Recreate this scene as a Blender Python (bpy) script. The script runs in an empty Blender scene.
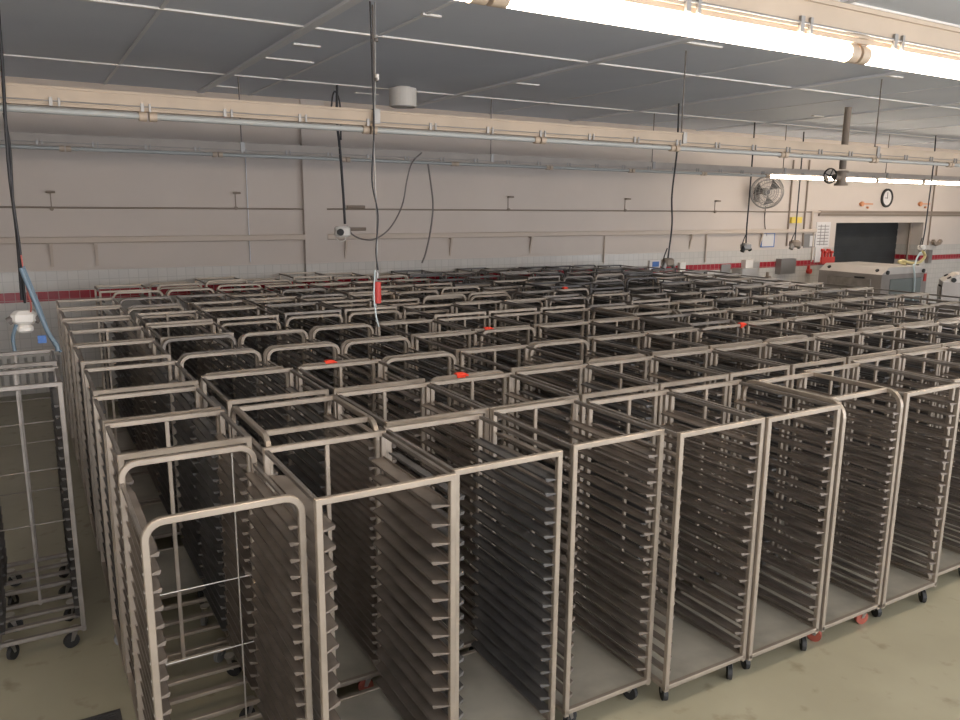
import bpy, math, random
from mathutils import Vector, Matrix
random.seed(7)
C = bpy.context.scene.collection
PI = math.pi
CAM_H = 3.02          # eye height of the photographer, metres
CEIL = CAM_H + 1.83
WY = 14.1             # back wall
XL, XR, YF = -4.0, 33.0, -5.5

# ------------------------------------------------------------------ camera
yaw, pitch, roll, FPX = 0.53053518, 0.19551358, 0.0087262, 777.35682
cy, sy, cp, sp = math.cos(yaw), math.sin(yaw), math.cos(pitch), math.sin(pitch)
fwd = Vector((sy*cp, cy*cp, -sp)); rt0 = Vector((cy, -sy, 0)); up0 = rt0.cross(fwd)
cr, sr = math.cos(roll), math.sin(roll)
rt = rt0*cr + up0*sr; up = up0*cr - rt0*sr
cam = bpy.data.objects.new('camera', bpy.data.cameras.new('camera')); C.objects.link(cam)
cam.matrix_world = Matrix(((rt.x, up.x, -fwd.x, 0), (rt.y, up.y, -fwd.y, 0), (rt.z, up.z, -fwd.z, CAM_H), (0, 0, 0, 1)))
cam.data.sensor_width = 36; cam.data.lens = FPX/960*36; cam.data.clip_end = 200
bpy.context.scene.camera = cam
EYE = Vector((0, 0, CAM_H))
def ray(x, y): return rt*((x-480)/FPX) - up*((y-360)/FPX) + fwd
def at_y(x, y, Y): d = ray(x, y); return EYE + d*(Y/d.y)
def at_z(x, y, z): d = ray(x, y); return EYE + d*((z-CAM_H)/d.z)
def proj(P):
    v = Vector(P)-EYE; k = v.dot(fwd)
    return (480+FPX*v.dot(rt)/k, 360-FPX*v.dot(up)/k) if k > .1 else (-9999, -9999)

# ------------------------------------------------------------------ materials
def mat(name, col, rough=.5, metal=0., noise=0., nscale=8., col2=None, bump=0., emit=None, es=0., spec=None):
    m = bpy.data.materials.new(name); m.use_nodes = True
    nt = m.node_tree; b = nt.nodes['Principled BSDF']
    b.inputs['Base Color'].default_value = (*col, 1)
    b.inputs['Roughness'].default_value = rough
    b.inputs['Metallic'].default_value = metal
    if spec is not None: b.inputs['Specular IOR Level'].default_value = spec
    if emit:
        b.inputs['Emission Color'].default_value = (*emit, 1); b.inputs['Emission Strength'].default_value = es
    if noise or bump or col2:
        tc = nt.nodes.new('ShaderNodeTexCoord'); n = nt.nodes.new('ShaderNodeTexNoise')
        n.inputs['Scale'].default_value = nscale; n.inputs['Detail'].default_value = 6
        nt.links.new(tc.outputs['Object'], n.inputs['Vector'])
        r = nt.nodes.new('ShaderNodeValToRGB')
        c2 = col2 or tuple(max(0, c*(1-noise)) for c in col)
        r.color_ramp.elements[0].position = .35; r.color_ramp.elements[0].color = (*c2, 1)
        r.color_ramp.elements[1].position = .65; r.color_ramp.elements[1].color = (*col, 1)
        nt.links.new(n.outputs['Fac'], r.inputs['Fac']); nt.links.new(r.outputs['Color'], b.inputs['Base Color'])
        if bump:
            bp = nt.nodes.new('ShaderNodeBump'); bp.inputs['Strength'].default_value = bump; bp.inputs['Distance'].default_value = .01
            nt.links.new(n.outputs['Fac'], bp.inputs['Height']); nt.links.new(bp.outputs['Normal'], b.inputs['Normal'])
    return m
STEEL = mat('worn_stainless', (.43, .37, .31), .36, .6, .18, 5.)
STEEL2 = mat('dull_and_shaded_stainless', (.31, .28, .255), .42, .65, .25, 7.)  # darker steel; on rack rails it carries their dim reflection as colour
LEDGE = mat('sheet_steel_ledge', (.28, .24, .21), .38, .5, .30, 6.)
LEDGEB = mat('grey_sheet_ledge', (.17, .165, .165), .40, .5, .30, 6.)
DARKST = mat('dark_grey_steel', (.15, .145, .145), .42, .7, .25, 6.)
SHEET = mat('base_sheet', (.60, .57, .49), .34, .5, .3, 3.)
BLACK = mat('black_rubber', (.02, .02, .021), .6)
GREYR = mat('grey_rubber', (.22, .22, .22), .6)
REDR = mat('red_brown_rubber', (.30, .07, .045), .55)
ZINC = mat('zinc_plate', (.55, .53, .50), .35, .8)
REDP = mat('orange_red_plastic', (.85, .06, .025), .4)
REDD = mat('red_plastic', (.55, .05, .04), .45)
BEIGE = mat('beige_enamel', (.50, .40, .305), .5, 0, .12, 3.)
WHITE = mat('white_plastic', (.75, .72, .68), .45)
CREAM = mat('cream_paint', (.55, .47, .405), .6)
GREYT = mat('unlit_glass_tube', (.42, .43, .42), .25)
LIT = mat('lit_tube', (1, .95, .88), .4, emit=(1, .84, .66), es=15.)
CABLE = mat('black_cable', (.025, .025, .03), .5)
CABLEG = mat('grey_cable', (.16, .14, .13), .5)
CABLEB = mat('blue_grey_hose', (.16, .23, .30), .45)
PALEH = mat('pale_blue_hose', (.62, .72, .75), .4)
YELL = mat('yellow_hose', (.70, .58, .28), .45)
YELLP = mat('yellow_box', (.75, .58, .10), .5)
BLUE = mat('blue_print', (.06, .16, .45), .5)
REDC = mat('red_cable', (.5, .12, .10), .5)
GREYM = mat('grey_metal', (.30, .29, .28), .4, .6)
MACH = mat('machine_stainless', (.34, .31, .29), .38, .65, .15, 2.)
MACHT = mat('machine_top_lit_stainless', (.60, .56, .53), .45, .3, .1, 2.)  # lighter copy of the machine steel; light on the hood is put into colour
GLASS = mat('machine_window', (.22, .25, .25), .12)
DARKP = mat('dark_shutter', (.028, .032, .036), .45, 0, .3, 2.)
CAST = mat('brown_cast_iron', (.27, .22, .18), .6, .2)
STRIP = mat('white_grid_strip', (.78, .76, .74), .45)
STRIPG = mat('grey_grid_strip', (.74, .76, .80), .5)
BEIGE2 = mat('greyed_enamel', (.40, .35, .31), .5, 0, .12, 3.)
ORNG = mat('orange_paint', (.62, .28, .14), .6)
PAPER = mat('paper', (.68, .66, .66), .7)

def wall_mat(name, upper, tilec):
    m = bpy.data.materials.new(name); m.use_nodes = True; nt = m.node_tree; b = nt.nodes['Principled BSDF']; L = nt.links.new
    geo = nt.nodes.new('ShaderNodeNewGeometry'); sep = nt.nodes.new('ShaderNodeSeparateXYZ'); L(geo.outputs['Position'], sep.inputs[0])
    add = nt.nodes.new('ShaderNodeMath'); add.operation = 'ADD'; L(sep.outputs[0], add.inputs[0]); L(sep.outputs[1], add.inputs[1])
    cmb = nt.nodes.new('ShaderNodeCombineXYZ'); L(add.outputs[0], cmb.inputs[0]); L(sep.outputs[2], cmb.inputs[1])
    def brick(c1, c2, mortar):
        br = nt.nodes.new('ShaderNodeTexBrick'); br.offset = 0; L(cmb.outputs[0], br.inputs['Vector'])
        br.inputs['Scale'].default_value = 1; br.inputs['Brick Width'].default_value = .15; br.inputs['Row Height'].default_value = .15
        br.inputs['Mortar Size'].default_value = .006; br.inputs['Color1'].default_value = (*c1, 1); br.inputs['Color2'].default_value = (*c2, 1)
        br.inputs['Mortar'].default_value = (*mortar, 1); return br
    t = brick(tilec, tuple(c*.94 for c in tilec), tuple(c*.80 for c in tilec))
    rb = brick((.36, .022, .035), (.30, .018, .03), (.42, .2, .19))
    n = nt.nodes.new('ShaderNodeTexNoise'); n.inputs['Scale'].default_value = .8; n.inputs['Detail'].default_value = 5; L(geo.outputs['Position'], n.inputs['Vector'])
    ur = nt.nodes.new('ShaderNodeValToRGB'); ur.color_ramp.elements[0].position = .3; ur.color_ramp.elements[1].position = .7
    ur.color_ramp.elements[0].color = (*[c*.93 for c in upper], 1); ur.color_ramp.elements[1].color = (*upper, 1); L(n.outputs['Fac'], ur.inputs['Fac'])
    def cmpz(op, v):
        q = nt.nodes.new('ShaderNodeMath'); q.operation = op; q.inputs[1].default_value = v; L(sep.outputs[2], q.inputs[0]); return q
    def mix(f, a, c):
        q = nt.nodes.new('ShaderNodeMix'); q.data_type = 'RGBA'; L(f, q.inputs[0]); L(a, q.inputs[6]); L(c, q.inputs[7]); return q.outputs[2]
    hi = cmpz('GREATER_THAN', 1.475); lo = cmpz('LESS_THAN', 1.63)
    band = nt.nodes.new('ShaderNodeMath'); band.operation = 'MULTIPLY'; L(hi.outputs[0], band.inputs[0]); L(lo.outputs[0], band.inputs[1])
    c = mix(band.outputs[0], t.outputs['Color'], rb.outputs['Color'])
    topm = cmpz('GREATER_THAN', 1.95)
    c = mix(topm.outputs[0], c, ur.outputs['Color'])
    L(c, b.inputs['Base Color'])
    rr = nt.nodes.new('ShaderNodeMapRange'); L(topm.outputs[0], rr.inputs[0]); rr.inputs[3].default_value = .22; rr.inputs[4].default_value = .7; L(rr.outputs[0], b.inputs['Roughness'])
    return m
WALL = wall_mat('painted_and_tiled_wall', (.60, .535, .49), (.57, .545, .515))

def ceil_mat():
    m = bpy.data.materials.new('ceiling_panels'); m.use_nodes = True; nt = m.node_tree; b = nt.nodes['Principled BSDF']; L = nt.links.new
    geo = nt.nodes.new('ShaderNodeNewGeometry'); n = nt.nodes.new('ShaderNodeTexNoise'); n.inputs['Scale'].default_value = .5; n.inputs['Detail'].default_value = 4
    L(geo.outputs['Position'], n.inputs['Vector'])
    r = nt.nodes.new('ShaderNodeValToRGB'); r.color_ramp.elements[0].position = .3; r.color_ramp.elements[1].position = .7
    r.color_ramp.elements[0].color = (.60, .65, .74, 1); r.color_ramp.elements[1].color = (.67, .72, .80, 1)
    L(n.outputs['Fac'], r.inputs['Fac']); L(r.outputs['Color'], b.inputs['Base Color']); b.inputs['Roughness'].default_value = .6
    return m
def floor_mat():
    m = bpy.data.materials.new('resin_floor'); m.use_nodes = True; nt = m.node_tree; b = nt.nodes['Principled BSDF']; L = nt.links.new
    geo = nt.nodes.new('ShaderNodeNewGeometry')
    def ns(s, d, e0, e1, p0, p1):
        n = nt.nodes.new('ShaderNodeTexNoise'); n.inputs['Scale'].default_value = s; n.inputs['Detail'].default_value = d; L(geo.outputs['Position'], n.inputs['Vector'])
        r = nt.nodes.new('ShaderNodeValToRGB'); r.color_ramp.elements[0].position = p0; r.color_ramp.elements[1].position = p1
        r.color_ramp.elements[0].color = (*e0, 1); r.color_ramp.elements[1].color = (*e1, 1); L(n.outputs['Fac'], r.inputs['Fac']); return n, r
    _, a = ns(1.3, 6, (.325, .30, .215), (.375, .35, .255), .35, .65)
    _, s = ns(5.5, 8, (.62, .58, .5), (1, 1, 1), .27, .40)
    q = nt.nodes.new('ShaderNodeMix'); q.data_type = 'RGBA'; q.blend_type = 'MULTIPLY'; q.inputs[0].default_value = .8
    L(a.outputs[0], q.inputs[6]); L(s.outputs[0], q.inputs[7]); L(q.outputs[2], b.inputs['Base Color'])
    b.inputs['Roughness'].default_value = .42
    return m
FLOOR = floor_mat(); CEILM = ceil_mat()

# ------------------------------------------------------------------ mesh helpers
class MB:
    def __init__(s): s.v = []; s.f = []; s.m = []; s.smooth = []
    def add(s, vs, fs, sm=False, mi=0):
        o = len(s.v); s.v += [tuple(v) for v in vs]
        for f in fs: s.f.append(tuple(i+o for i in f)); s.smooth.append(sm); s.m.append(mi)
    def box(s, a, b, mi=0):
        x0, y0, z0 = a; x1, y1, z1 = b
        s.add([(x0,y0,z0),(x1,y0,z0),(x1,y1,z0),(x0,y1,z0),(x0,y0,z1),(x1,y0,z1),(x1,y1,z1),(x0,y1,z1)],
              [(0,3,2,1),(4,5,6,7),(0,1,5,4),(1,2,6,5),(2,3,7,6),(3,0,4,7)], mi=mi)
    def cbox(s, a, b, c, mi=0):   # box with chamfered vertical and top edges
        x0, y0, z0 = a; x1, y1, z1 = b
        def ring(i, z): return [(x0+i+c,y0+i,z),(x1-i-c,y0+i,z),(x1-i,y0+i+c,z),(x1-i,y1-i-c,z),(x1-i-c,y1-i,z),(x0+i+c,y1-i,z),(x0+i,y1-i-c,z),(x0+i,y0+i+c,z)]
        vs = ring(c, z0)+ring(0, z0+c)+ring(0, z1-c)+ring(c, z1)
        fs = [tuple(range(7, -1, -1)), tuple(range(24, 32))]
        for r in range(3):
            for k in range(8): fs.append((r*8+k, r*8+(k+1) % 8, r*8+8+(k+1) % 8, r*8+8+k))
        s.add(vs, fs, mi=mi)
    def sweep(s, pts, prof, up=None, closed=False, sm=False, mi=0):
        pts = [Vector(p) for p in pts]; n = len(pts); k = len(prof)
        ref = Vector(up) if up else None
        if ref is None:
            d = (pts[1]-pts[0]).normalized(); ref = Vector((0, 0, 1)) if abs(d.z) < .9 else Vector((1, 0, 0))
        rings = []; prev = None
        for i, p in enumerate(pts):
            if closed: a = (p-pts[i-1]).normalized(); b = (pts[(i+1) % n]-p).normalized()
            else:
                a = (p-pts[i-1]).normalized() if i else (pts[1]-p).normalized()
                b = (pts[i+1]-p).normalized() if i < n-1 else a
            t = (a+b).normalized() if (a+b).length > 1e-6 else a
            if up: u = ref
            else:
                u = prev if prev else ref
            u = (u - t*u.dot(t)).normalized(); prev = u
            w = t.cross(u)
            cosh = max(.35, math.sqrt(max(0, (1+a.dot(b))/2)))
            bend = (b-a); bw = bend.normalized() if bend.length > 1e-6 else None
            ring = []
            for (pu, pw) in prof:
                o = u*pu + w*pw
                if bw is not None and cosh < .999: o = o + bw*(o.dot(bw))*(1/cosh-1)
                ring.append(p+o)
            rings.append(ring)
        vs = [v for r in rings for v in r]; fs = []
        m = n if closed else n-1
        for i in range(m):
            j = (i+1) % n
            for q in range(k): fs.append((i*k+q, i*k+(q+1) % k, j*k+(q+1) % k, j*k+q))
        s.add(vs, fs, sm, mi)
        if not closed: s.add(rings[0], [tuple(range(k-1, -1, -1))], mi=mi); s.add(rings[-1], [tuple(range(k))], mi=mi)
    def tube(s, p, q, r, n=8, mi=0): s.sweep([p, q], circ(r, n), sm=True, mi=mi)
    def path(s, pts, r, n=6, mi=0): s.sweep(pts, circ(r, n), sm=True, mi=mi)
    def cyl(s, c, axis, r, h, n=16, mi=0):
        c = Vector(c); a = Vector(axis).normalized(); s.sweep([c-a*h/2, c+a*h/2], circ(r, n), sm=True, mi=mi)
    def build(s, name, m, parent=None, loc=None):
        me = bpy.data.meshes.new(name); me.from_pydata(s.v, [], s.f)
        for mm in (m if isinstance(m, (list, tuple)) else [m]): me.materials.append(mm)
        me.polygons.foreach_set('use_smooth', s.smooth); me.polygons.foreach_set('material_index', s.m)
        me.update()
        o = bpy.data.objects.new(name, me); C.objects.link(o)
        if parent: o.parent = parent
        if loc: o.location = loc
        return o
def circ(r, n): return [(r*math.cos(2*PI*i/n), r*math.sin(2*PI*i/n)) for i in range(n)]
def csq(h, c=.004, h2=None):
    g = h2 or h
    return [(h, -g+c), (h, g-c), (h-c, g), (-h+c, g), (-h, g-c), (-h, -g+c), (-h+c, -g), (h-c, -g)]
def tag(o, label=None, cat=None, group=None, kind=None):
    if label: o['label'] = label
    if cat: o['category'] = cat
    if group: o['group'] = group
    if kind: o['kind'] = kind
    return o
def empty(name, loc=(0, 0, 0), rz=0):
    o = bpy.data.objects.new(name, None); C.objects.link(o); o.location = loc; o.rotation_euler = (0, 0, rz); o.empty_display_size = .1; return o
def kids(o): return [c for c in KID.get(o.name, [])]
def copy_tree(o, parent=None):
    c = o.copy(); C.objects.link(c)
    if parent: c.parent = parent
    for ch in list(o.children): copy_tree(ch, c)
    return c
def struct(name, mb, m): o = mb.build(name, m); o['kind'] = 'structure'; return o
def one(name, mb, m, label, cat, group=None, loc=None): return tag(mb.build(name, m, loc=loc), label, cat, group)
def catmull(P, n=8):
    P = [Vector(p) for p in P]; Q = [P[0]*2-P[1]]+P+[P[-1]*2-P[-2]]; out = []
    for i in range(1, len(Q)-2):
        for k in range(n):
            t = k/n; a, b, c, d = Q[i-1:i+3]
            out.append(.5*((2*b)+(c-a)*t+(2*a-5*b+4*c-d)*t*t+(3*b-a-3*c+d)*t**3))
    return out+[P[-1]]

# ------------------------------------------------------------------ room
b = MB(); b.box((XL-.2, YF-.2, -.2), (XR+.2, 16.2, 0)); struct('floor', b, FLOOR)
b = MB(); b.box((XL-.2, YF-.2, CEIL), (XR+.2, 16.2, CEIL+.2)); struct('ceiling', b, CEILM)
OX0, OX1, OZ = 19.85, 24.1, 2.64
b = MB(); b.box((XL, WY, 0), (OX0, WY+.2, CEIL)); b.box((OX1, WY, 0), (XR, WY+.2, CEIL)); b.box((OX0, WY, OZ), (OX1, WY+.2, CEIL)); struct('wall_back', b, WALL)
b = MB(); b.box((OX0-.1, WY+.2, 0), (OX0, 15.2, OZ+.1)); b.box((OX1, WY+.2, 0), (OX1+.1, 15.2, OZ+.1)); b.box((OX0, 15.0, 0), (OX1, 15.2, OZ+.1)); struct('wall_recess', b, WALL)
b = MB(); b.box((OX0-.1, WY+.2, OZ), (OX1+.1, 15.2, OZ+.1)); struct('ceiling_recess', b, CREAM)
b = MB(); b.box((XL-.2, YF, 0), (XL, 16, CEIL)); struct('wall_left', b, WALL)
b = MB(); b.box((XR, YF, 0), (XR+.2, 16, CEIL)); struct('wall_right', b, WALL)
b = MB()
b.box((OX0, 14.93, 0), (OX1, 14.99, OZ))
for i in range(12): b.box((OX0, 14.915, .1+i*.21), (OX1, 14.93, .27+i*.21))
struct('door_1', b, DARKP)
# flat pilaster, left part of the wall set slightly forward
pa, pb = at_y(303.5, 240, WY).x, at_y(326, 240, WY).x
b = MB(); b.box((pa, WY-.10, 0), (pb, WY, CEIL)); struct('trim_1', b, WALL)
b = MB(); b.box((XL, WY-.07, CEIL-.09), (XR, WY, CEIL)); struct('trim_2', b, CREAM)
# ceiling grid
k = 3
for Y in (-2.4, 1.2, 4.8, 8.4, 12.0):
    b = MB(); x = XL
    b.box((XL, Y-.022, CEIL-.018), (XR, Y+.022, CEIL)); struct('trim_%d' % k, b, STRIP); k += 1
for X in (-.95, 2.8, 6.53, 10.45, 14.2, 18.0, 21.8, 25.6, 29.4):
    b = MB(); b.box((X-.05, YF, CEIL-.03), (X+.05, WY-.07, CEIL)); struct('trim_%d' % k, b, STRIPG); k += 1
for X in (1.36, 3.6, 8.4, 12.3, 16.1):
    b = MB(); b.box((X-.02, YF, CEIL-.012), (X+.02, WY-.07, CEIL)); struct('trim_%d' % k, b, STRIPG); k += 1
# short white slots in the ceiling
slots = [((265,57),(313,62)), ((293,43),(320,46)), ((507,81),(537,85)), ((685,41),(720,47)), ((880,74),(902,77)), ((814,115),(828,117)), ((422,13),(440,16)), ((210,84),(238,88)), ((355,92),(378,94))]
places = ['beside the hanging cable bracket', 'nearer the middle strip', 'beyond the round vent', 'closest to the glowing tubes', 'above the valve pipe', 'behind the valve pipe', 'near the top edge', 'nearest the back wall corner', 'just short of the round vent']
for (p, q), pl in zip(slots, places):
    P, Q = at_z(*p, CEIL), at_z(*q, CEIL); b = MB(); y = (P.y+Q.y)/2
    b.box((P.x, y-.03, CEIL-.02), (Q.x, y+.03, CEIL-.001))
    one('ceiling_slot', b, STRIP, 'short white slot diffuser in the grey ceiling '+pl, 'slot diffuser', 'short white slots in the ceiling')

# ------------------------------------------------------------------ racks
NP = csq(.0155, .0035)
def round_top(w, H, r, z0, y=0, n=6):
    pts = [(-w, y, z0), (-w, y, H-r)]
    for i in range(1, n): a = PI-(PI/2)*i/n; pts.append((-w+r+r*math.cos(a), y, H-r+r*math.sin(a)))
    pts += [(-w+r, y, H), (w-r, y, H)]
    for i in range(1, n): a = PI/2-(PI/2)*i/n; pts.append((w-r+r*math.cos(a), y, H-r+r*math.sin(a)))
    pts += [(w, y, H-r), (w, y, z0)]
    return pts
def u_frame(kind, w, H, z0, y):
    b = MB()
    if kind == 'round': b.sweep(round_top(w, H, .075, z0, y), NP, up=(0, 1, 0))
    else: b.sweep([(-w, y, z0), (-w, y, H), (w, y, H), (w, y, z0)], NP, up=(0, 1, 0))
    return b
def ledge_mesh(b, sx, w, D, z, fl, web=.012):
    # folded sheet tray ledge: upright web against the posts, flat flange inwards with clipped ends
    x0 = sx*(w-.004); x1 = sx*(w-.004-fl); t = .0022; c = fl*.55
    y0, y1 = .008, D-.008
    top = [(x0, y0, z), (x1, y0+c, z), (x1, y1-c, z), (x0, y1, z)]
    bot = [(x, y, zz-t) for x, y, zz in top]
    f = [(0,1,2,3), (7,6,5,4), (0,4,5,1), (1,5,6,2), (2,6,7,3), (3,7,4,0)]
    if sx > 0: f = [tuple(reversed(q)) for q in f]
    b.add(top+bot, f)
    # turned-down inner lip
    b.box((min(x1, x1+sx*t), y0+c, z-.010), (max(x1, x1+sx*t), y1-c, z))
    b.box((min(x0, x0-sx*t), y0, z), (max(x0, x0-sx*t), y1, z+web))
    # bent stop at the front end
    b.add([(x0, y0, z), (x1, y0+c, z), (x1+sx*.004, y0+c-.003, z-.020), (x0, y0-.003, z-.003)], [(0,1,2,3), (3,2,1,0)])
def caster(parent, x, y, ang, rub, r=.05, top=.14):
    b = MB(); ca, sa = math.cos(ang), math.sin(ang)
    b.cyl((x, y, top-.006), (0, 0, 1), .033, .012, 10)
    off = Vector((ca, sa, 0))*.028; side = Vector((-sa, ca, 0))
    for s in (-1, 1):
        p = Vector((x, y, 0))+side*s*.019
        a = p+Vector((0, 0, top-.012)); q = p+off+Vector((0, 0, r))
        w = Vector((ca, sa, 0))*.022
        b.add([a-w, a+w, q+w*.5, q-w*.5], [(0,1,2,3), (3,2,1,0)])
    o = b.build('caster', ZINC, parent)
    b = MB(); c = Vector((x, y, r))+off
    b.sweep([c-side*.014, c-side*.010, c+side*.010, c+side*.014], circ(r, 18), sm=False)
    wl = b.build('wheel', rub, o)
    b = MB(); b.cyl(c, side, r*.55, .034, 14)
    b.build('hub', ZINC, wl) if False else None
    return o
SPEC = {  # name: half width, depth, height, levels, flange, frame style
    'square': (.3285, .86, 1.75, 16, .055, 'square'), 'deepledge': (.3285, .86, 1.75, 15, .085, 'square'), 'round': (.3285, .86, 1.75, 18, .045, 'round'),
    'hoop': (.3265, .86, 1.765, 23, .045, 'hoop'), 'short': (.3225, .69, 1.75, 18, .05, 'square'),
    'shallow': (.25, .57, 1.87, 22, .04, 'square'), 'aisle': (.322, .86, 1.75, 18, .05, 'round'), 'narrow': (.312, .86, 1.75, 18, .06, 'square')}
def build_rack(kind, detail, frame=STEEL, ledge=LEDGE, rub=BLACK, post=True):
    w, D, H, n, fl, st = SPEC[kind]
    root = empty('bakery_rack'); z0 = .13
    zs = [.24+(H-.14-.24)*i/(n-1) for i in range(n)]
    if st == 'hoop':
        for s in (-1, 1):
            pts = [(y+D/2, x, z) for (x, y, z) in round_top(D/2-.0155, H, .10, z0)]
            pts = [(s*w, x[0], x[2]) for x in [(p[1]+D/2, 0, p[2]) for p in pts]]
            b = MB(); b.sweep(pts, NP, up=(1, 0, 0)); b.build('side_hoop', frame, root)
        for y in (.13, D-.13):
            b = MB(); b.sweep([(-w, y, H), (w, y, H)], NP); b.build('cross_bar', frame, root)
    else:
        f = u_frame(st, w, H, z0, .0155).build('front_frame', frame, root)
        g = u_frame(st, w, H, z0, D-.0155).build('rear_frame', frame, root)
        for s in (-1, 1):  # rails take the darker steel: their dimmer reflections are put into the colour
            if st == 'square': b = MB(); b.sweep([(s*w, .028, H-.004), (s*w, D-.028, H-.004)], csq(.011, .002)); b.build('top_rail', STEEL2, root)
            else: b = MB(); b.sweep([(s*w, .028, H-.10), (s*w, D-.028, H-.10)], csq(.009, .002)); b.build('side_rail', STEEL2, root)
    if kind == 'aisle':
        for yy, zz in ((.0, .38), (D-.02, .62), (D-.02, 1.02)):
            b = MB(); b.tube((-w, yy, zz), (w, yy, zz), .004, 6); b.build('cross_rod', ZINC, root)
        b = MB(); b.tube((.21, D-.02, z0), (.21, D-.02, H-.02), .005, 6); b.build('upright_rod', ZINC, root)
        for s in (-1, 1):
            b = MB()
            for z in zs: b.cyl((s*(w+.0155), .0155, z+.005), (1, 0, 0), .007, .005, 8); b.cyl((s*(w+.0155), D-.0155, z+.005), (1, 0, 0), .007, .006, 8)
            b.build('rivet_row', ZINC, root)
    elif kind == 'shallow':
        b = MB(); b.sweep([(0, D-.02, z0), (0, D-.02, H)], csq(.010, .002)); b.build('center_post', frame, root)
        for zz in (.75, 1.15, 1.5):
            b = MB(); b.tube((-w, D-.03, zz), (w, D-.03, zz), .004, 6); b.build('cross_rod', frame, root)
    elif st == 'square' and post:
        b = MB(); b.sweep([(0, D-.016, z0), (0, D-.016, H-.015)], csq(.012, .002, .010)); b.build('center_post', frame, root)
    # base
    b = MB()
    zb = .155
    b.sweep([(-w, .0155, zb), (w, .0155, zb), (w, D-.0155, zb), (-w, D-.0155, zb)], csq(.014, .003, .0155), up=(0, 0, 1), closed=True)
    b.build('base_frame', frame, root)
    if kind in ('square', 'hoop', 'narrow', 'deepledge'):
        b = MB(); b.box((-w+.015, .03, .160), (w-.015, D-.03, .164)); b.build('base_sheet', SHEET, root)
    else:
        for y in (D*.36, D*.64):
            b = MB(); b.sweep([(-w+.015, y, zb), (w-.015, y, zb)], csq(.010, .002, .02)); b.build('base_crossbar', frame, root)
    if detail:
        for s in (-1, 1):
            for z in zs: b = MB(); ledge_mesh(b, s, w, D, z, fl); b.build('tray_ledge', ledge, root)
        for s in (-1, 1):
            for y in (.07, D-.09): caster(root, s*(w-.055), y, random.uniform(0, 6.28), rub, top=.142)
    else:
        for s in (-1, 1):
            b = MB()
            for z in zs: ledge_mesh(b, s, w, D, z, fl)
            b.build('ledge_side', ledge, root)
        b = MB()
        for s in (-1, 1):
            for y in (.07, D-.07):
                b.cyl((s*(w-.055), y, .05), (1, 0, 0), .05, .026, 12); b.box((s*(w-.055)-.02, y-.015, .05), (s*(w-.055)+.02, y+.015, .142))
        b.build('caster_set', BLACK, root)
    return root
PROTO = {}
def get_rack(kind, detail, var=0):
    key = (kind, detail, var)
    if key not in PROTO:
        fr, le = [(STEEL, LEDGE), (STEEL2, LEDGEB), (STEEL, LEDGEB), (DARKST, LEDGEB)][var]
        rub = {0: BLACK, 1: BLACK, 2: GREYR, 3: BLACK}[var]
        if kind == 'hoop': rub = REDR
        PROTO[key] = build_rack(kind, detail, fr, le, rub, var in (0, 3)); return PROTO[key]
    return copy_tree(PROTO[key])
ORD = 'first second third fourth fifth sixth seventh eighth ninth tenth eleventh twelfth thirteenth fourteenth fifteenth sixteenth seventeenth'.split()
ROWN = ['front', 'second', 'third', 'fourth', 'fifth', 'sixth', 'seventh', 'eighth', 'ninth', 'tenth', 'eleventh', 'last']
KN = {'deepledge': 'square rack with the widest tray ledges', 'narrow': 'narrower square-cornered steel rack', 'square': 'square-cornered steel rack', 'round': 'steel rack with rounded top corners', 'hoop': 'rack with hooped side frames', 'short': 'square short-depth steel rack', 'aisle': 'rack with rounded frame and cross rods'}
rowY = [3.12, 4.08, 5.05, 5.97, 6.90, 7.84, 8.76, 9.64, 10.52, 11.40, 12.285, 13.17]
grid = {(0,0):'aisle',(0,1):'deepledge',(0,2):'narrow',(0,3):'narrow',(0,6):'hoop',(1,0):'short',(1,1):'hoop',(2,0):'short',(2,3):'round',(2,5):'round',(2,1):'square',(2,2):'square',(2,4):'square',(2,6):'square',(2,7):'square',
 (3,0):'square',(3,1):'round',(3,2):'round',(3,3):'round',(3,4):'square',(3,5):'round',(3,6):'square',(4,0):'square',(4,1):'round',(4,2):'round',(4,3):'round',(4,4):'square',(4,5):'square',
 (5,0):'square',(5,1):'square',(5,2):'round',(5,3):'round',(5,4):'round',(5,5):'square',(6,0):'square',(6,1):'square',(6,2):'square',(6,5):'square',(6,6):'round',(7,0):'square',(7,1):'round',(7,6):'round',
 (8,0):'square',(8,1):'round',(9,0):'square',(9,1):'round',(9,2):'round',(10,2):'round',(10,3):'round',(11,2):'round',(11,3):'square'}
row0x = [.308, 1.0, 1.71, 2.46, 3.13, 3.845, 4.565, 5.245]
row0Y = [3.21, 3.10, 3.15, 3.19, 3.08, 3.06, 3.05, 3.04]
row0W = [.68, .695, .65, .655, .705, .70, .665, .70]
OCC = {}
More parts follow.
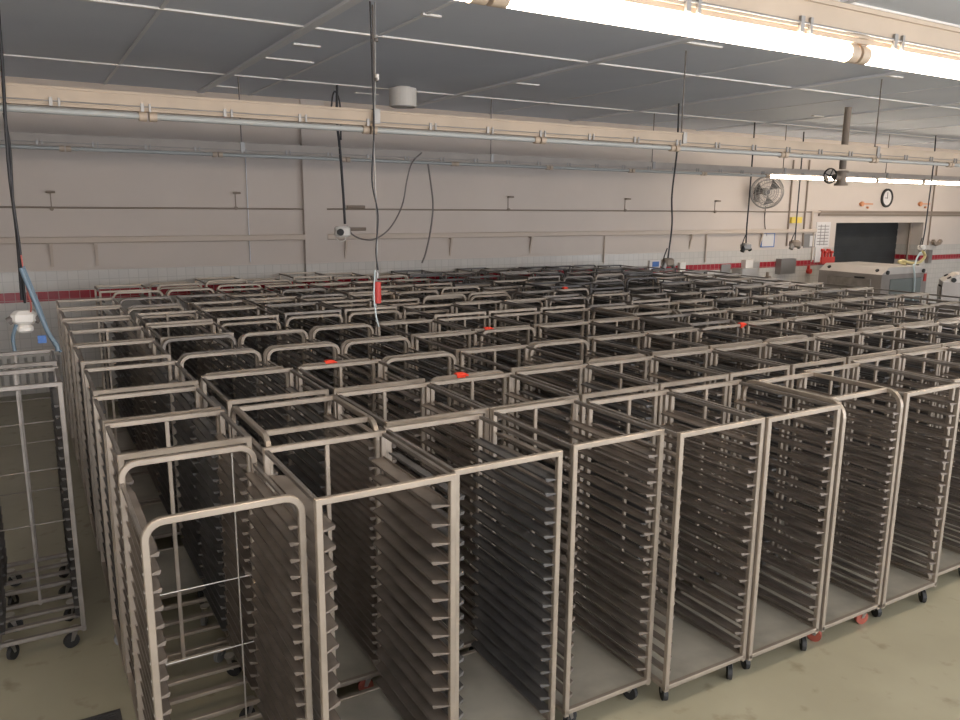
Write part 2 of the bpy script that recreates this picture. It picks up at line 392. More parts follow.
for r in range(12):
    for c in range(16):
        if r == 0: x = row0x[c] if c < 8 else 5.97+.72*(c-8)
        else: x = .325+(.72 if r == 1 else .733)*c
        Y = rowY[r] if r or c > 7 else row0Y[c]
        if c == 0: Y = {0: 3.21, 1: 4.17, 2: 4.90, 3: 5.76}.get(r, Y)
        if (r in (9, 10) and c < 1) or (r == 11 and c < 2): continue
        if r == 10 and c == 1: x = .90
        kind = grid.get((r, c))
        if kind is None: kind = 'square' if r < 2 else random.choices(['square', 'round', 'hoop'], [.68, .24, .08])[0]
        px = [proj((x+dx, Y+dy, 1.75)) for dx in (0, .68) for dy in (0, .86)]
        if min(p[0] for p in px) > 968: continue
        det = r < 3
        if r == 0: var = [0, 0, 2, 0, 0, 0, 0, 0][c] if c < 8 else 0
        elif r < 6: var = (random.choices([0, 1, 2], [.35, .10, .55])[0] if r > 1 else (0 if c < 4 else random.choice([0, 2])))
        elif r < 9: var = random.choices([0, 1, 2], [.2, .15, .65])[0] if c < 8 else random.choices([1, 2, 3], [.45, .25, .3])[0]
        elif r == 11 and c > 7: var = 3
        else: var = random.choices([0, 2], [.2, .8])[0] if c < 8 else random.choices([1, 3], [.4, .6])[0]
        o = get_rack(kind, det, var)
        j = .001 if r == 0 else (.005 if r == 1 else .009 if r < 7 else .004)
        hw = SPEC[kind][0]+.0155
        sx = row0W[c]/(2*hw) if r == 0 and c < 8 else 1
        cx, cy_ = x+hw*sx+random.uniform(-j, j), Y+random.uniform(-j, j)
        rz = random.uniform(-.008, .008)*(.2 if r == 0 else (1 if r < 7 else .4))
        if r == 11: rz *= .3; cy_ = Y
        o.location = (cx, cy_, 0); o.rotation_euler = (0, 0, rz)
        if r == 0: o.scale = (sx, 1, 1)
        if r >= 5: o.scale = (1, 1, random.choice([1, 1, 1, .985, 1.01, 1.02, .97]))
        OCC[(r, c)] = o
        lab = KN[kind] if var != 3 else KN[kind].replace('steel rack', 'dark rack').replace('rack with hooped', 'dark rack with hooped')
        if (r, c) == (0, 0): lab = 'nearest rack, rounded frame with thin cross rods, beside the open aisle in the front row'
        else: lab = '%s, %s from the aisle in the %s row' % (lab, ORD[c], ROWN[r])
        tag(o, lab, 'bakery rack', 'bakery racks parked in the big block')
# two shallow racks across the aisle
for i, (Y, lab) in enumerate(((5.58, 'tall shallow rack standing alone across the aisle, nearer of the two'), (6.36, 'tall shallow rack across the aisle, behind its twin and nearer the radiator'))):
    o = get_rack('shallow', True, 1)
    o.location = (-.115, Y, 0); tag(o, lab, 'bakery rack', 'shallow racks across the aisle')

# red ties on the rack bars
for (x, y, lab) in ((322, 359, 'small red tie on a rounded rack bar, leftmost of the red ties'), (459, 375, 'bright red tie clipped to the nearest rounded rack bar'),
                    (487, 329, 'small red tie on a bar behind the nearest tie, right of the red plug'), (558, 289.5, 'tiny faded red tie far back among the racks'), (744, 325, 'dark red tie on a rounded rack corner toward the machines')):
    P = at_z(x, y, 1.755)
    # slide to the closest front/rear bar of a rack
    best = None
    for (r, c), o in OCC.items():
        D = .86 if o else 0
        if o.location.x-.33 < P.x < o.location.x+.33:
            for yy in (o.location.y+.0155, o.location.y+D-.0155):
                d = abs(yy-P.y)
                if best is None or d < best[0]: best = (d, yy, o)
    Y = best[1]; zt = 1.75*best[2].scale.z
    b = MB()
    s = .8 if x in (558, 744) else 1.
    b.sweep([(-.035*s, 0, 0), (-.02*s, 0, .004), (.02*s, 0, .004), (.035*s, 0, 0)], csq(.024, .006), up=(0, 0, 1))
    b.sweep([(-.012, -.022, .0), (-.03*s, -.028, -.022), (-.05*s, -.03, -.018)], csq(.007, .002), up=(0, 1, 0))
    b.sweep([(.012, -.022, .0), (.04*s, -.028, .012), (.055*s, -.03, .006)], csq(.007, .002), up=(0, 1, 0))
    one('red_tie', b, REDP, lab, 'plastic tie', 'red ties on rack bars', loc=(P.x, Y, zt))

# ------------------------------------------------------------------ lighting rows
def trunk(Y, hangers, label, BE=None):
    BE = BE or BEIGE
    root = empty('light_trunking', (0, Y, 0)); z = CAM_H+.77
    b = MB(); b.box((XL+.1, -.05, z-.01), (XR-.1, .05, z+.11)); b.box((XL+.1, -.035, z-.03), (XR-.1, .035, z-.01)); b.box((XL+.1, -.06, z+.095), (XR-.1, .06, z+.115))
    b.build('channel', BE, root)
    for X in hangers:
        b = MB(); b.tube((X, 0, z+.10), (X, 0, CEIL-.001), .009, 6); b.build('hanger_rod', CABLEG, root)
        b = MB(); b.box((X-.03, -.07, z-.01), (X+.03, .07, z+.125)); b.build('hanger_clamp', GREYM, root)
    X = -3.0
    while X < 20:
        b = MB(); b.box((X-.012, -.064, z-.035), (X+.012, -.05, z+.03)); b.box((X+.05, -.064, z-.035), (X+.066, -.05, z+.03)); b.build('tube_clip', GREYM, root); X += .66
    b = MB(); b.path([(XL+.1, -.057, z+.005), (XR-.1, -.057, z+.005)], .005, 6); b.build('conduit', GREYM, root)
    tag(root, label, 'light trunking'); return root
trunk(12.05, (-.9, 2.95, 7.25, 11.0, 14.9, 18.7), 'farthest beige lamp trunking, running close to the back wall', BEIGE2)
trunk(7.2, (-.8, 3.03, 7.02, 10.85, 14.7), 'middle beige lamp trunking crossing the picture with dead grey tubes')
trunk(2.4, (-1.2, 2.0, 4.6), 'nearest lamp trunking carrying the glowing tubes above the front row')
trunk(-2.4, (-1.2, 2.0, 4.6), 'lamp trunking behind the camera')
def lamp(X, Y, lit, label, proto=[{}]):
    d = proto[0]; r = .037
    if lit not in d:
        root = empty('fluorescent_lamp'); b = MB(); b.sweep([(.05, 0, 0), (1.93, 0, 0)], circ(r if lit else .026, 14), sm=True)
        b.build('tube', LIT if lit else GREYT, root)
        for s in (0, 1.9):
            b = MB(); b.cyl((s+.045 if s == 0 else s+.035, 0, 0), (1, 0, 0), .041, .06, 12); b.box((s+.015, -.02, 0), (s+.055, .02, .055)); b.build('end_holder', BEIGE, root)
        d[lit] = root
    else: root = copy_tree(d[lit])
    root.location = (X, Y, CAM_H+(.700 if lit else .705)); tag(root, label, 'fluorescent lamp', 'glowing lamps' if lit else 'dead grey lamps'); return root
for i in range(-2, 8):
    X = 1.44+1.97*(i-0)-.02
    lamp(X, 2.4, True, {0: 'glowing tube cut by the top edge, ending at the yellowed joint', 1: 'glowing tube running from the yellowed joint out of the corner'}.get(i, 'glowing overhead tube outside the photo, on the nearest trunking'))
for i in range(-2, 6): lamp(1.4+1.97*i, -2.4, True, 'glowing overhead tube behind the camera')
for i in range(-2, 8): lamp(1.0+1.97*i, 7.2, False, ('dead grey tube on the middle trunking, %s from the left frame edge' % ORD[i+1]) if i >= -1 else 'dead grey tube on the middle trunking outside the photo')
for i in range(-2, 7): lamp(.62+1.97*i, 12.05, False, ('dead grey tube on the far trunking, %s from the left frame edge' % ORD[i+1]) if i >= -1 else 'dead grey tube on the far trunking outside the photo')
for i in range(7, 13): lamp(.62+1.97*i, 12.05, True, ('glowing tube on the far trunking, %s along from the fan' % ORD[i-7]) if i < 11 else 'glowing tube on the far trunking outside the photo')

# ------------------------------------------------------------------ hanging cables
def cable_thing(name, label, cat, parts, loc=(0, 0, 0)):
    root = empty(name, loc)
    for nm, mb, m in parts: mb.build(nm, m, root)
    tag(root, label, cat); return root
def cpath(pts, r, n=6):
    b = MB(); b.path(catmull(pts, 7), r, n); return b
def L(px, py, Y): return at_y(px, py, Y)
def socket_box(P, s=.06, m=WHITE):
    b = MB(); b.cbox((P.x-s, P.y-s*.8, P.z-s*1.2), (P.x+s, P.y+s*.8, P.z+s*1.2), s*.25); return b
def plug(P, d, s=.03):
    b = MB(); b.cyl(P, d, s, s*3, 12); b.cyl(P+Vector(d)*s*1.8, d, s*1.25, s*.5, 12); return b
# left: black cables with the white socket block and blue hose
Yc = 7.12
Z0 = CEIL
top = L(1, 22, Yc)
p1 = cpath([(top.x, Yc, CEIL), L(2, 60, Yc), L(5, 113, Yc-.02), L(9, 170, Yc-.03), L(17, 235, Yc-.03), L(22, 300, Yc)], .012)
p2 = cpath([L(4, 113, Yc), L(10, 150, Yc), L(13, 200, Yc-.05), L(20, 250, Yc-.05), L(25, 303, Yc)], .010)
q = L(24, 319, Yc); bx = MB(); bx.cbox((q.x-.09, q.y-.06, q.z-.045), (q.x+.09, q.y+.06, q.z+.07), .03); bx.cbox((q.x-.06, q.y-.05, q.z-.11), (q.x+.06, q.y+.05, q.z-.045), .02)
sk = MB()
for s in (-1, 1): sk.cyl((q.x+s*.085, q.y-.01, q.z+.0), (s, 0, -.6), .032, .06, 12)
cable_thing('hanging_cable', 'black cables dropping to a white socket block above the aisle racks', 'cable', [('power_cable', p1, CABLE), ('power_cable', p2, CABLE), ('socket_block', bx, WHITE), ('socket', sk, CABLEG),
   ('red_wire', cpath([L(21, 255, Yc-.06), L(26, 285, Yc-.05), L(31, 305, Yc-.04), L(30, 316, Yc-.03)], .006), REDC)])
Yh = 6.9
cable_thing('blue_hose', 'blue grey hose slanting from the black cables down to the aisle rack', 'hose', [('hose', cpath([L(21, 268, Yc-.10), L(33, 297, Yc-.1), L(48, 332, Yc-.12), L(56, 344, Yc-.14), L(58, 351, Yc-.15)], .018, 8), CABLEB), ('hose', cpath([L(23, 266, Yc-.05), L(38, 303, Yc-.05), L(52, 340, Yc-.08), L(61, 352, Yc-.1)], .012, 8), CABLEB),
   ('loop', cpath([L(16, 325, Yc), L(13, 338, Yc-.1), L(15, 352, Yc-.15)], .014), CABLEB), ('tag_label', (lambda b, P: (b.box((P.x-.03, P.y-.008, P.z-.04), (P.x+.03, P.y+.008, P.z+.02)), b)[1])(MB(), L(42, 338, 6.9)), BLUE)])
# second: thin rod and cable with the red plug
Yc = 7.1
X0 = L(372, 60, Yc).x
c1 = cpath([(X0-.01, Yc, CEIL), L(372, 60, Yc), L(374, 130, Yc), L(372, 180, Yc), L(378, 215, Yc), L(376, 250, Yc), L(378, 270, Yc)], .008)
c2 = cpath([(X0+.04, Yc, CEIL), L(375, 80, Yc+.02), L(374, 150, Yc+.02), L(377, 230, Yc+.02), L(376, 300, Yc+.02), L(376, 322, Yc)], .008)
c3 = cpath([L(375, 270, Yc), L(374, 295, Yc-.02), L(376, 315, Yc-.05), L(379, 327, Yc-.1)], .008)
q = L(377.5, 292, Yc); b = MB(); b.sweep([q+Vector((0, 0, .10)), q+Vector((0, 0, .075)), q+Vector((0, 0, -.02)), q+Vector((0, 0, -.10)), q+Vector((-.0, 0, -.11))], circ(.036, 12), sm=True)
b2 = MB(); b2.cyl(L(377, 275, Yc), (0, 0, 1), .02, .06, 10)
k = MB(); P = L(377, 77, Yc); k.cyl(P, (0, 0, 1), .02, .05, 10)
rp = MB(); 
for z in (0, .35): rp.cyl(L(376, 40, Yc)+Vector((0, 0, -z)), (0, 0, 1), .02, .03, 8)
cable_thing('hanging_cable', 'long cable hanging mid picture with a red plug among the racks', 'cable', [('power_cable', c1, CABLE), ('steel_wire', c2, GREYM), ('pale_cable', c3, PALEH), ('red_plug', b, REDD), ('plug_collar', b2, GREYM), ('wire_clip', k, WHITE), ('knot', rp, CABLEG)])
# third: white box by the pilaster and the slack loop
Yc = 12.0
c1 = cpath([(L(335, 86, Yc+.1).x, Yc, CEIL), L(337, 120, Yc), L(340, 150, Yc), L(343, 190, Yc), L(345, 224, Yc)], .022)
c1b = cpath([L(331, 110, Yc), L(333, 95, Yc), L(336, 92, Yc), L(340, 105, Yc), L(341, 140, Yc)], .014)
q = L(343, 232, Yc); bx = MB(); bx.cbox((q.x-.13, q.y-.07, q.z-.08), (q.x+.11, q.y+.07, q.z+.09), .03)
fc = MB(); fc.cyl((q.x-.07, q.y-.075, q.z), (0, 1, 0), .055, .03, 14)
lp = cpath([L(347, 226, Yc), L(352, 234, Yc), L(362, 239, Yc), L(375, 239, Yc), L(390, 228, Yc), L(402, 206, Yc), L(407, 180, Yc), L(412, 163, Yc), L(422, 152.5, 12.0)], .013)
hk = cpath([L(336, 238, Yc-.02), L(340, 241.5, Yc-.02), L(345, 240, Yc-.02), L(346, 236, Yc-.02)], .008)
cable_thing('hanging_cable', 'dark cable to a small socket box beside the pilaster, slack loop attached', 'cable', [('power_cable', c1, CABLE), ('power_cable', c1b, CABLE), ('socket_box', bx, WHITE), ('socket_face', fc, BLACK), ('slack_loop', lp, CABLEG), ('hook', hk, WHITE)])
c1 = cpath([L(428, 164, 12.0), L(431, 185, 12.0), L(433, 205, 12.0), L(431, 228, 12.0), L(426, 252, 12.0), L(422, 263, 12.0)], .016)
one('loose_cable', c1, CABLEG, 'loose grey cable end dangling free against the bare wall', 'cable')
# fourth
def drop(px0, py0, Yc, pts, zb, label, body=GREYM, extra=None):
    P0 = at_y(px0, py0, Yc)
    path = [(P0.x, Yc, CEIL)]+[at_y(x, y, Yc) for x, y in pts]
    q = path[-1]; prts = [('power_cable', cpath(path, .016), CABLE)]
    b = MB(); b.cbox((q.x-zb, q.y-zb*.8, q.z-zb*1.4), (q.x+zb, q.y+zb*.8, q.z), zb*.3); prts.append(('socket_block', b, body))
    b = MB(); b.cyl((q.x-zb*.9, q.y-.02, q.z-zb*1.2), (-.6, 0, -1), zb*.45, zb*1.1, 12); b.cyl((q.x+zb*.9, q.y-.02, q.z-zb*1.1), (.7, 0, -.8), zb*.4, zb*.9, 12); prts.append(('socket', b, BLACK if body is GREYM else GREYM))
    b = cpath([q+Vector((-.03, 0, .18)), q+Vector((-zb*.9, 0, .02)), q+Vector((-zb*.9, 0, -.08))], .012); prts.append(('lead', b, CABLE))
    return cable_thing('hanging_cable', label, 'cable', prts)
drop(679, 101, 10.75, [(677, 150), (672, 195), (672, 225), (668, 258)], .11, 'thin dark cable ending at a grey socket block by the blue sign', CAST)
drop(755, 121, 12.1, [(753, 150), (750, 190), (747, 225), (746, 243)], .11, 'cable hanging before the fan, down to a dark socket block')
drop(804, 131, 12.9, [(803, 145), (800, 180), (797, 215), (795, 240)], .13, 'cable hanging through the yellow box to a brown socket block', CAST)
drop(936, 134, 11.7, [(934, 160), (929, 200), (925, 230), (922, 245)], .09, 'cable hanging over the near end of the big machine, white socket', WHITE)
# pipe with gate valve
vx, vy = 13.3, 9.43
b = MB(); b.tube((vx, vy, 3.75), (vx, vy, CEIL), .06, 14)
v = MB(); v.cyl((vx, vy, 3.70), (0, 0, 1), .12, .04, 16); v.sweep([(vx, vy, 3.68), (vx, vy, 3.64), (vx, vy, 3.58), (vx, vy, 3.50), (vx, vy, 3.46)], circ(.085, 14), sm=True)
v.cyl((vx, vy, 3.47), (0, 0, 1), .12, .04, 16); v.cyl((vx-.12, vy, 3.60), (1, 0, 0), .055, .2, 12)
wh = MB(); cx_ = vx-.34
wh.sweep([(cx_, vy+.13*math.cos(a), 3.62+.13*math.sin(a)) for a in [2*PI*j/20 for j in range(20)]], circ(.014, 6), up=(1, 0, 0), closed=True, sm=True)
for j in range(4): a = PI/2*j+.4; wh.tube((cx_, vy, 3.62), (cx_, vy+.13*math.cos(a), 3.62+.13*math.sin(a)), .010, 6)
wh.tube((cx_-.02, vy, 3.62), (vx-.1, vy, 3.61), .018, 8)
for o_ in (wh,):
    o_.v = [(vx+(x-vx)*.75-(y-vy)*.66, vy+(x-vx)*.66+(y-vy)*.75, z) if False else (x, y, z) for x, y, z in o_.v]
cable_thing('valve_pipe', 'thick brown pipe dropping from the ceiling with a handwheel valve', 'pipe', [('pipe', b, CAST), ('valve_body', v, CAST), ('handwheel', wh, BLACK)])
# round ceiling outlet
P = at_y(403, 98, 11.7); b = MB(); zt = CEIL
b.sweep([(P.x, P.y, P.z-.13), (P.x, P.y, P.z+.12), (P.x, P.y, P.z+.14)], circ(.215, 32), sm=False)
c = MB(); c.cyl((P.x, P.y, P.z-.132), (0, 0, 1), .19, .02, 28)
d = MB(); d.cyl((P.x, P.y, (P.z+.14+CEIL)/2), (0, 0, 1), .12, CEIL-P.z-.14, 20)
cable_thing('round_ceiling_vent', 'white drum-shaped vent below the ceiling near the pilaster', 'vent', [('drum', b, WHITE), ('opening', c, GREYM), ('neck', d, WHITE)])

# ------------------------------------------------------------------ things on the back wall
F = WY-.001
def W_(x, y): return at_y(x, y, WY)
z1, z2 = W_(400, 209.5).z, W_(500, 234.5).z
xe = W_(815, 210).x
for a_, b_, lab in ((XL, pa, 'thin wall conduit on the wall stretch before the pilaster'), (pb, xe, 'thin wall conduit from the pilaster to the dark doorway')):
    b = MB(); b.tube((a_, F-.03, z1), (b_, F-.03, z1), .015, 8); one('wall_conduit', b, CAST, lab, 'pipe', 'wall conduits')
for a_, b_, lab in ((XL, pa, 'cream wall rail before the pilaster'), (pb, xe, 'cream wall rail from the pilaster toward the posters')):
    root = empty('wall_rail'); b = MB(); b.sweep([(a_, F-.08, z2), (b_, F-.08, z2)], csq(.05, .012, .04), up=(0, 0, 1)); b.build('rail', CREAM, root)
    X = a_+.8
    for X in [W_(px, 238).x for px in (50, 95, 345, 450, 530, 690, 760)]:
        if a_+.05 < X < b_-.3:
            s = MB(); s.box((X-.03, F-.10, z2-.08), (X+.03, F, z2-.045)); s.add([(X-.02, F-.1, z2-.06), (X+.02, F-.1, z2-.06), (X+.02, F, z2-.42), (X-.02, F, z2-.42), (X-.02, F-.06, z2-.06), (X+.02, F-.06, z2-.06), (X+.02, F, z2-.32), (X-.02, F, z2-.32)], [(0,1,2,3), (7,6,5,4), (0,3,7,4), (1,5,6,2)])
            s.build('bracket', CREAM, root)
    tag(root, lab, 'rail', 'cream wall rails')
b = MB(); b.path([(xe+.15, F-.05, z1), (xe-.15, F-.05, z1), (xe-.15, F-.05, z2)], .03, 8); one('pipe_elbow', b, CREAM, 'cream pipe stepping down between conduit and rail by the paper sheet', 'pipe')
b = MB(); b.box((xe+.15, F-.08, z1-.04), (XR, F, z1+.04)); b.box((xe+.15, F-.05, z1-.04-.07), (XR, F, z1-.05)); one('wall_ledge', b, CAST, 'brown ledge running above the dark doorway', 'ledge')
for i, (x, y) in enumerate(((50, 192), (235, 193), (508, 197), (625, 199), (715, 201))):
    P = W_(x, y); b = MB(); b.cyl((P.x, F-.06, P.z), (0, 1, 0), .02, .12, 8); b.cyl((P.x, F-.12, P.z), (1, 0, 0), .018, .13, 8); b.box((P.x-.008, F-.012, P.z-.28), (P.x+.008, F, P.z)); b.cyl((P.x, F-.03, P.z-.26), (0, 1, 0), .03, .05, 8)
    one('pipe_stub', b, CAST, ['brown stub fitting nearest the left corner cables', 'brown stub fitting left of the pilaster', 'brown stub fitting beyond the dangling loose cable', 'brown stub fitting between the loose cable and the blue sign', 'brown stub fitting left of the fan'][i]+' on the wall', 'fitting', 'stub fittings high on the wall')
for i, x in enumerate((347, 348)):
    P = W_(x+8, (207, 229)[i]); b = MB(); b.cyl((P.x, F-.05, P.z), (1, 0, 0), .03, .35, 8); b.box((P.x-.03, F-.05, P.z-.02), (P.x+.03, F, P.z+.02)); one('wall_fitting', b, CAST, ('small brown fitting at conduit level right of the pilaster', 'small brown fitting at rail level beside the socket box')[i], 'fitting')
# vertical thin wires / pipes at the right part
for i, (x0, y0, x1, y1, r, m, lab) in enumerate(((793, 160, 786, 246, .022, CAST, 'thin brown vertical pipe passing the yellow box'), (809, 160, 804, 246, .022, CAST, 'thin brown vertical pipe nearer the paper sheet'),
      (245, 158, 247, 262, .010, STRIPG, 'thin grey vertical wire on the wall before the pilaster'), (604, 235, 604, 263, .018, CREAM, 'cream vertical pipe on the tiles beyond the loose cable'), (706, 234, 704, 262, .022, CREAM, 'cream vertical pipe crossing the red band'), (813, 232, 803, 262, .018, CREAM, 'cream vertical pipe beside the small framed notice'),
      (937, 160, 932, 245, .02, CAST, 'thin brown vertical pipe beside the doorway'))):
    P, Q = W_(x0, y0), W_(x1, y1); b = MB(); b.tube((P.x, F-.03, P.z), (P.x, F-.03, Q.z), r, 6); one('vertical_pipe', b, m, lab, 'pipe', 'thin vertical pipes on the wall')
# fan
P = at_y(767, 192, WY-.45); root = empty('wall_fan', P)
N = (-.55, -.83, -.08); n_ = Vector(N).normalized(); u_ = n_.cross(Vector((0, 0, 1))).normalized(); w_ = u_.cross(n_)
R = .40
b = MB()
for rr, off in ((R, 0), (R*.98, .09), (R*.98, -.09), (R*.8, .12), (R*.6, .14), (R*.35, .15), (R*.18, .155), (R*.7, -.13)):
    b.sweep([(u_*math.cos(a)+w_*math.sin(a))*rr+n_*off for a in [2*PI*j/36 for j in range(36)]], circ(.008 if off else .016, 5), up=tuple(n_), closed=True, sm=True)
for j in range(28):
    a = 2*PI*j/28; d = u_*math.cos(a)+w_*math.sin(a)
    b.path([d*R*.15+n_*.155, d*R*.6+n_*.14, d*R*.98+n_*.09, d*R, d*R*.98-n_*.09, d*R*.3-n_*.14], .0035, 4)
b.build('cage', GREYM, root)
b = MB()
for j in range(3):
    a = 2*PI*j/3+.3
    for t in range(4):
        pass
    vs = []
    for t in range(6):
        rr = .07+.27*t/5
        for s in (-1, 1):
            aa = a+s*(.16+.32*t/5)
            vs.append((u_*math.cos(aa)+w_*math.sin(aa))*rr+n_*(s*.03))
    fs = []
    for t in range(5): q4 = (2*t, 2*t+1, 2*t+3, 2*t+2); fs += [q4, tuple(reversed(q4))]
    b.add(vs, fs)
b.cyl((0, 0, 0), n_, .07, .07, 16)
b.build('blades', DARKST, root)
b = MB(); b.cyl(-n_*.16, n_, .09, .2, 16); b.tube(-n_*.2, Vector((.15, .43, -.05)), .03, 10); b.box((.05, .42, -.25), (.25, .448, .12)); b.build('motor_bracket', CABLEG, root)
tag(root, 'round caged fan mounted high on the back wall', 'fan')
b = cpath([W_(765, 206)-Vector((0, .02, 0)), W_(764, 222)-Vector((0, .02, 0)), W_(766, 236)-Vector((0, .02, 0))], .012); one('fan_cord', b, CABLEG, 'thin cord hanging below the caged fan', 'cord')
# clock
P = W_(886, 198); root = empty('wall_clock', (P.x, F, P.z)); b = MB(); b.sweep([(.24*math.cos(a), -.03, .24*math.sin(a)) for a in [2*PI*j/28 for j in range(28)]], csq(.03, .008), up=(0, 1, 0), closed=True); b.build('rim', BLACK, root)
b = MB(); b.cyl((0, -.02, 0), (0, 1, 0), .22, .03, 28); b.build('face', PAPER, root)
b = MB(); b.box((-.008, -.045, -.02), (.008, -.038, .16)); b.box((-.12, -.045, -.008), (.02, -.038, .008)); b.build('hands', BLACK, root); tag(root, 'black rimmed round clock above the doorway', 'clock')
for x, lab in ((865, 'orange pipe clamp left of the clock'), (923, 'faded orange pipe clamp right of the clock')):
    P = W_(x, 204); b = MB(); b.box((P.x-.28, F-.04, P.z-.015), (P.x+.32, F, P.z+.02)); b.cyl((P.x-.2, F-.04, P.z), (0, 1, 0), .07, .06, 10); b.cyl((P.x+.1, F-.03, P.z-.1), (0, 1, 0), .03, .05, 8); one('orange_clamp', b, ORNG, lab, 'clamp')
# posters and signs
def flat(name, x0, y0, x1, y1, m, label, cat, inner=None, th=.02):
    P, Q = W_(x0, y0), W_(x1, y1); root = empty(name, (P.x, F, Q.z)); w, h = Q.x-P.x, P.z-Q.z
    b = MB(); b.box((0, -th, 0), (w, 0, h)); b.build('board', m, root)
    if inner:
        b = MB()
        for (a0, b0, a1, b1) in inner[0]: b.box((a0*w, -th-.006, b0*h), (a1*w, -th, b1*h))
        b.build('print', inner[1], root)
    tag(root, label, cat); return root
flat('framed_notice', 761, 233, 773.5, 247, BLUE, 'blue framed notice on the wall under the fan', 'notice', ([(.08, .06, .92, .94)], PAPER))
flat('framed_notice', 804, 234.5, 814, 247.5, GREYM, 'grey framed notice beside the paper sheet', 'notice', ([(.5, .1, .9, .9)], PAPER))
flat('paper_sheet', 816.5, 222, 828, 247, PAPER, 'tall lined paper sheet pinned next to the doorway', 'paper', ([(.1, .1+.12*i, .9, .13+.12*i) for i in range(7)]+[(.3, .08, .33, .9), (.6, .08, .63, .9)], GREYM))
flat('yellow_box', 788.5, 217, 798, 223, YELLP, 'small yellow box on the wall between the thin pipes', 'box', th=.12)
flat('safety_sign', 648.5, 260.5, 658, 271.5, PAPER, 'white sign with blue pictogram beside the hanging cable', 'sign', ([(.25, .45, .9, .9), (.3, .1, .85, .38)], BLUE), th=.05)
flat('metal_wall_box', 776, 258.5, 789.5, 273, GREYM, 'grey metal box over the red band', 'box', th=.18)
flat('soap_dispenser', 741.5, 259.5, 748, 272, WHITE, 'white dispenser on the red band', 'dispenser', th=.15)
flat('wall_cabinet', 750, 262, 757, 274, ZINC, 'pale grey cabinet panel on the tiles right of the dispenser', 'cabinet', th=.06)
flat('wash_basin', 732, 268, 747, 280, ZINC, 'steel wash basin below the white dispenser', 'basin', th=.35)
flat('socket_plate', 720.5, 264.5, 729, 272, GREYM, 'grey plate below the red band left of the basin', 'plate', th=.04)
flat('switch_box', 678, 262.5, 683, 272, WHITE, 'white switch box right of the blue sign', 'switch box', th=.08)
flat('wall_plate', 815, 247, 821, 262, PAPER, 'white strip on the red band beside the red tools', 'plate', th=.03)
def brush_rack():
    root = empty('tool_holder'); 
    for i, x in enumerate((821, 824, 827, 830)):
        P = W_(x, 250+i % 2*2); Q = W_(x, 263); b = MB(); b.tube((P.x, F-.05, P.z), (P.x, F-.05, Q.z), .03, 6); b.cyl((P.x, F-.05, P.z), (1, 0, 0), .04, .10, 8); b.build('red_handle', REDD, root)
    P, Q = W_(819.5, 257), W_(831.5, 263); b = MB(); b.box((P.x, F-.09, Q.z), (Q.x, F, P.z)); b.build('holder', REDD, root)
    tag(root, 'red tool holder with red handles left of the doorway', 'tool holder')
brush_rack()
for x, y, m, lab in ((807.5, 271, REDD, 'small red hook on the tiles beneath the red band'), (766.5, 278, CAST, 'small brown knob low on the tiles under the grey box')):
    P = W_(x, y); b = MB(); b.cyl((P.x, F-.05, P.z), (0, 1, 0), .07, .1, 10); b.box((P.x-.03, F-.05, P.z), (P.x+.03, F, P.z+.16)); one('tile_hook', b, m, lab, 'hook')
P = W_(933.5, 242); b = MB(); b.sweep([(P.x-.22, F-.1, P.z+.05), (P.x-.14, F-.1, P.z-.03), (P.x, F-.1, P.z-.06), (P.x+.14, F-.1, P.z-.03), (P.x+.22, F-.1, P.z+.05)], csq(.05, .01), up=(0, 1, 0)); one('wall_hook', b, CAST, 'dark curved hook on the wall right of the doorway', 'hook')
P = W_(927.5, 256); b = MB(); b.box((P.x-.12, F-.1, P.z-.22), (P.x+.08, F, P.z+.2)); one('wall_box', b, GREYM, 'narrow grey box on the wall right of the doorway', 'box')
P = W_(912, 235); b = MB(); b.tube((OX1-.03, 14.5, 0), (OX1-.03, 14.5, OZ), .03, 8); one('vertical_pipe', b, CAST, 'pipe standing inside the doorway recess', 'pipe')
# radiator at the left
root = empty('radiator', (0, WY, 0)); rx0, rx1 = -1.6, .42
b = MB(); b.box((rx0, -.14, .62), (rx1, -.02, .66)); b.box((rx0, -.14, .12), (rx1, -.02, .16)); b.build('manifold', WHITE, root)
X = rx0+.03
while X < rx1-.05:
    b = MB(); b.cbox((X, -.13, .14), (X+.07, -.03, .64), .01); b.build('radiator_column', WHITE, root); X += .115
tag(root, 'white ribbed radiator low on the wall behind the aisle racks', 'radiator')
# floor drain near the bottom edge
P = at_z(110, 716, 0)
b = MB(); b.box((-.14, -.12, .001), (.14, .12, .006))
for i in range(9): b.box((-.12, -.105+i*.024, .006), (.12, -.095+i*.024, .009))
one('floor_drain', b, DARKST, 'dark drain grate in the floor beside the nearest rack', 'drain', loc=(P.x-.08, P.y-.08, 0))

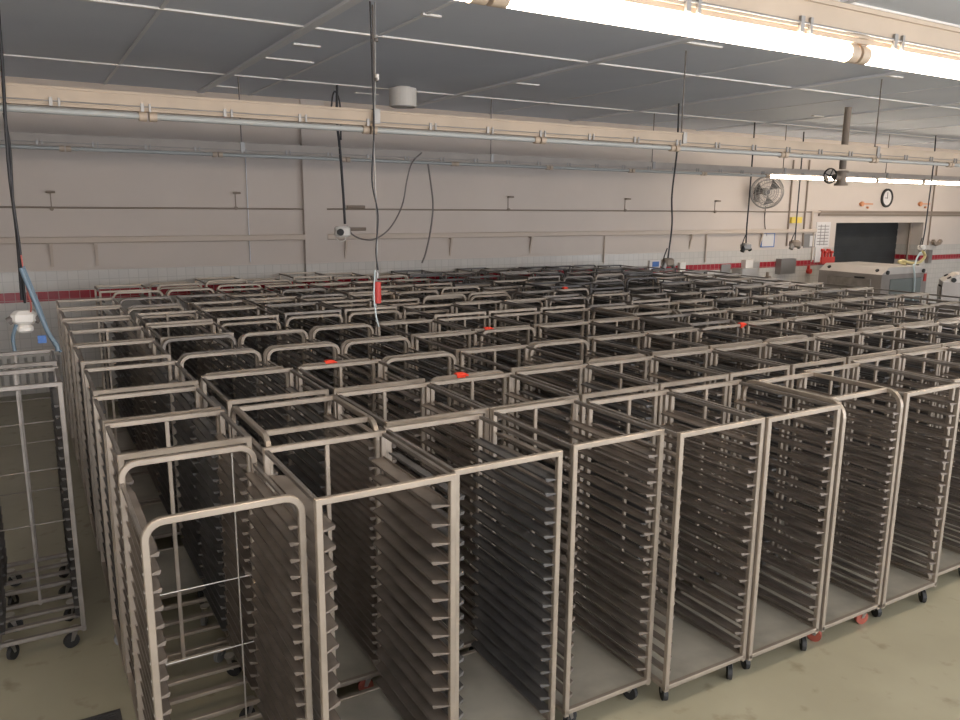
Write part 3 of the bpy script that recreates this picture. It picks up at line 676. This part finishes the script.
# ------------------------------------------------------------------ stainless machines
def machine(P0, w, d, zs, zt, label, rz=0):
    root = empty('stainless_machine', (P0[0], P0[1], 0), rz); c = .26; g = zt-zs
    b = MB()
    def ring(z, i): return [(i, i, z), (w-i, i, z), (w-i, d-i, z), (i, d-i, z)]
    b.add(ring(.12, 0)+ring(zs, 0), [(3,2,1,0), (0,1,5,4), (1,2,6,5), (2,3,7,6), (3,0,4,7)]); b.build('body', MACH, root)
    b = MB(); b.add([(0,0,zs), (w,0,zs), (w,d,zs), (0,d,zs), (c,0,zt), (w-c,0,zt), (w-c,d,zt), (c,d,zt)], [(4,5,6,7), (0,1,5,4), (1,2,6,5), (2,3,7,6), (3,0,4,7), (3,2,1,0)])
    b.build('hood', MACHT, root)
    b = MB(); b.cbox((.35, -.02, .55), (w-.25, 0, zs-.12), .008); b.build('window', GLASS, root)
    b = MB(); b.cbox((-.025, d*.15, zs-.38), (0, d*.85, zs-.12), .01); b.build('side_panel', STEEL2, root)
    b = MB(); b.tube((-.03, d*.25, zs-.1), (-.03, d*.4, zs-.1), .02, 8); b.build('handle', BLACK, root)
    for (x, y) in ((.12, d*.12), (.12, d*.88)):
        b = MB(); b.cyl((x, y, zs+g*.46+.01), (-g, 0, c), .045, .04, 12); b.build('bolt', BLACK, root)
    for x in (.1, w-.1):
        b = MB(); b.cyl((x+.1 if x < 1 else x-.1, -.015, zs+.05), (0, 1, 0), .05, .04, 12); b.build('bolt', BLACK, root)
    for (x, y) in ((.1, .1), (w-.1, .1), (.1, d-.1), (w-.1, d-.1)):
        b = MB(); b.tube((x, y, 0), (x, y, .12), .04, 10); b.build('foot', BLACK, root)
    b = MB(); b.box((w-.14, -.015, zs-.22), (w-.04, 0, zs-.03)); b.build('red_switch', REDD, root)
    tag(root, label, 'machine'); return root
A = at_y(882, 275, 11.4)
machine((A.x, 11.4), at_y(927, 275, 11.4).x-A.x, 1.75, A.z, A.z+.17, 'large stainless machine with sloping hood in front of the dark doorway')
B = at_y(943, 282, 9.6)
machine((B.x, 9.6), 1.8, 1.0, B.z, B.z+.17, 'stainless machine cut by the right edge of the picture', -.98)
zt = A.z+.17
Q = lambda x, y: at_y(x, y, 11.75)
hp = [Q(905, 264), Q(899, 262), Q(903, 260.5), Q(911, 263), Q(920, 262), Q(925, 256), Q(922, 250)]
hp = [Vector((p.x, p.y, max(p.z, zt+.025))) for p in hp]
one('yellow_hose', cpath(hp, .035, 8), YELL, 'coiled yellow hose lying on top of the large machine', 'hose')
hp = [Q(921, 252), Q(917, 258), Vector((Q(914, 263).x-.2, 11.6, zt+.03)), Vector((at_y(914, 268, 11.36).x, 11.38, zt+.02)), at_y(914.5, 276, 11.34), at_y(914, 290, 11.34), at_y(912.5, 303, 11.34), at_y(912, 315, 11.34)]
one('pale_hose', cpath(hp, .022, 8), PALEH, 'pale blue hose hanging down the face of the large machine', 'hose')
P = Q(921.5, 250); 

# ------------------------------------------------------------------ world and view
w = bpy.data.worlds.new('World'); bpy.context.scene.world = w; w.use_nodes = True
w.node_tree.nodes['Background'].inputs[0].default_value = (.93, .95, 1, 1)
sc = bpy.context.scene
sc.view_settings.view_transform = 'Standard'; sc.view_settings.look = 'None'; sc.view_settings.gamma = 1; sc.view_settings.use_curve_mapping = False
sc.view_settings.exposure = 1.15
w.node_tree.nodes['Background'].inputs[1].default_value = 1.7
sc.cycles.use_denoising = True
sc.cycles.max_bounces = 8; sc.cycles.diffuse_bounces = 5; sc.cycles.glossy_bounces = 4
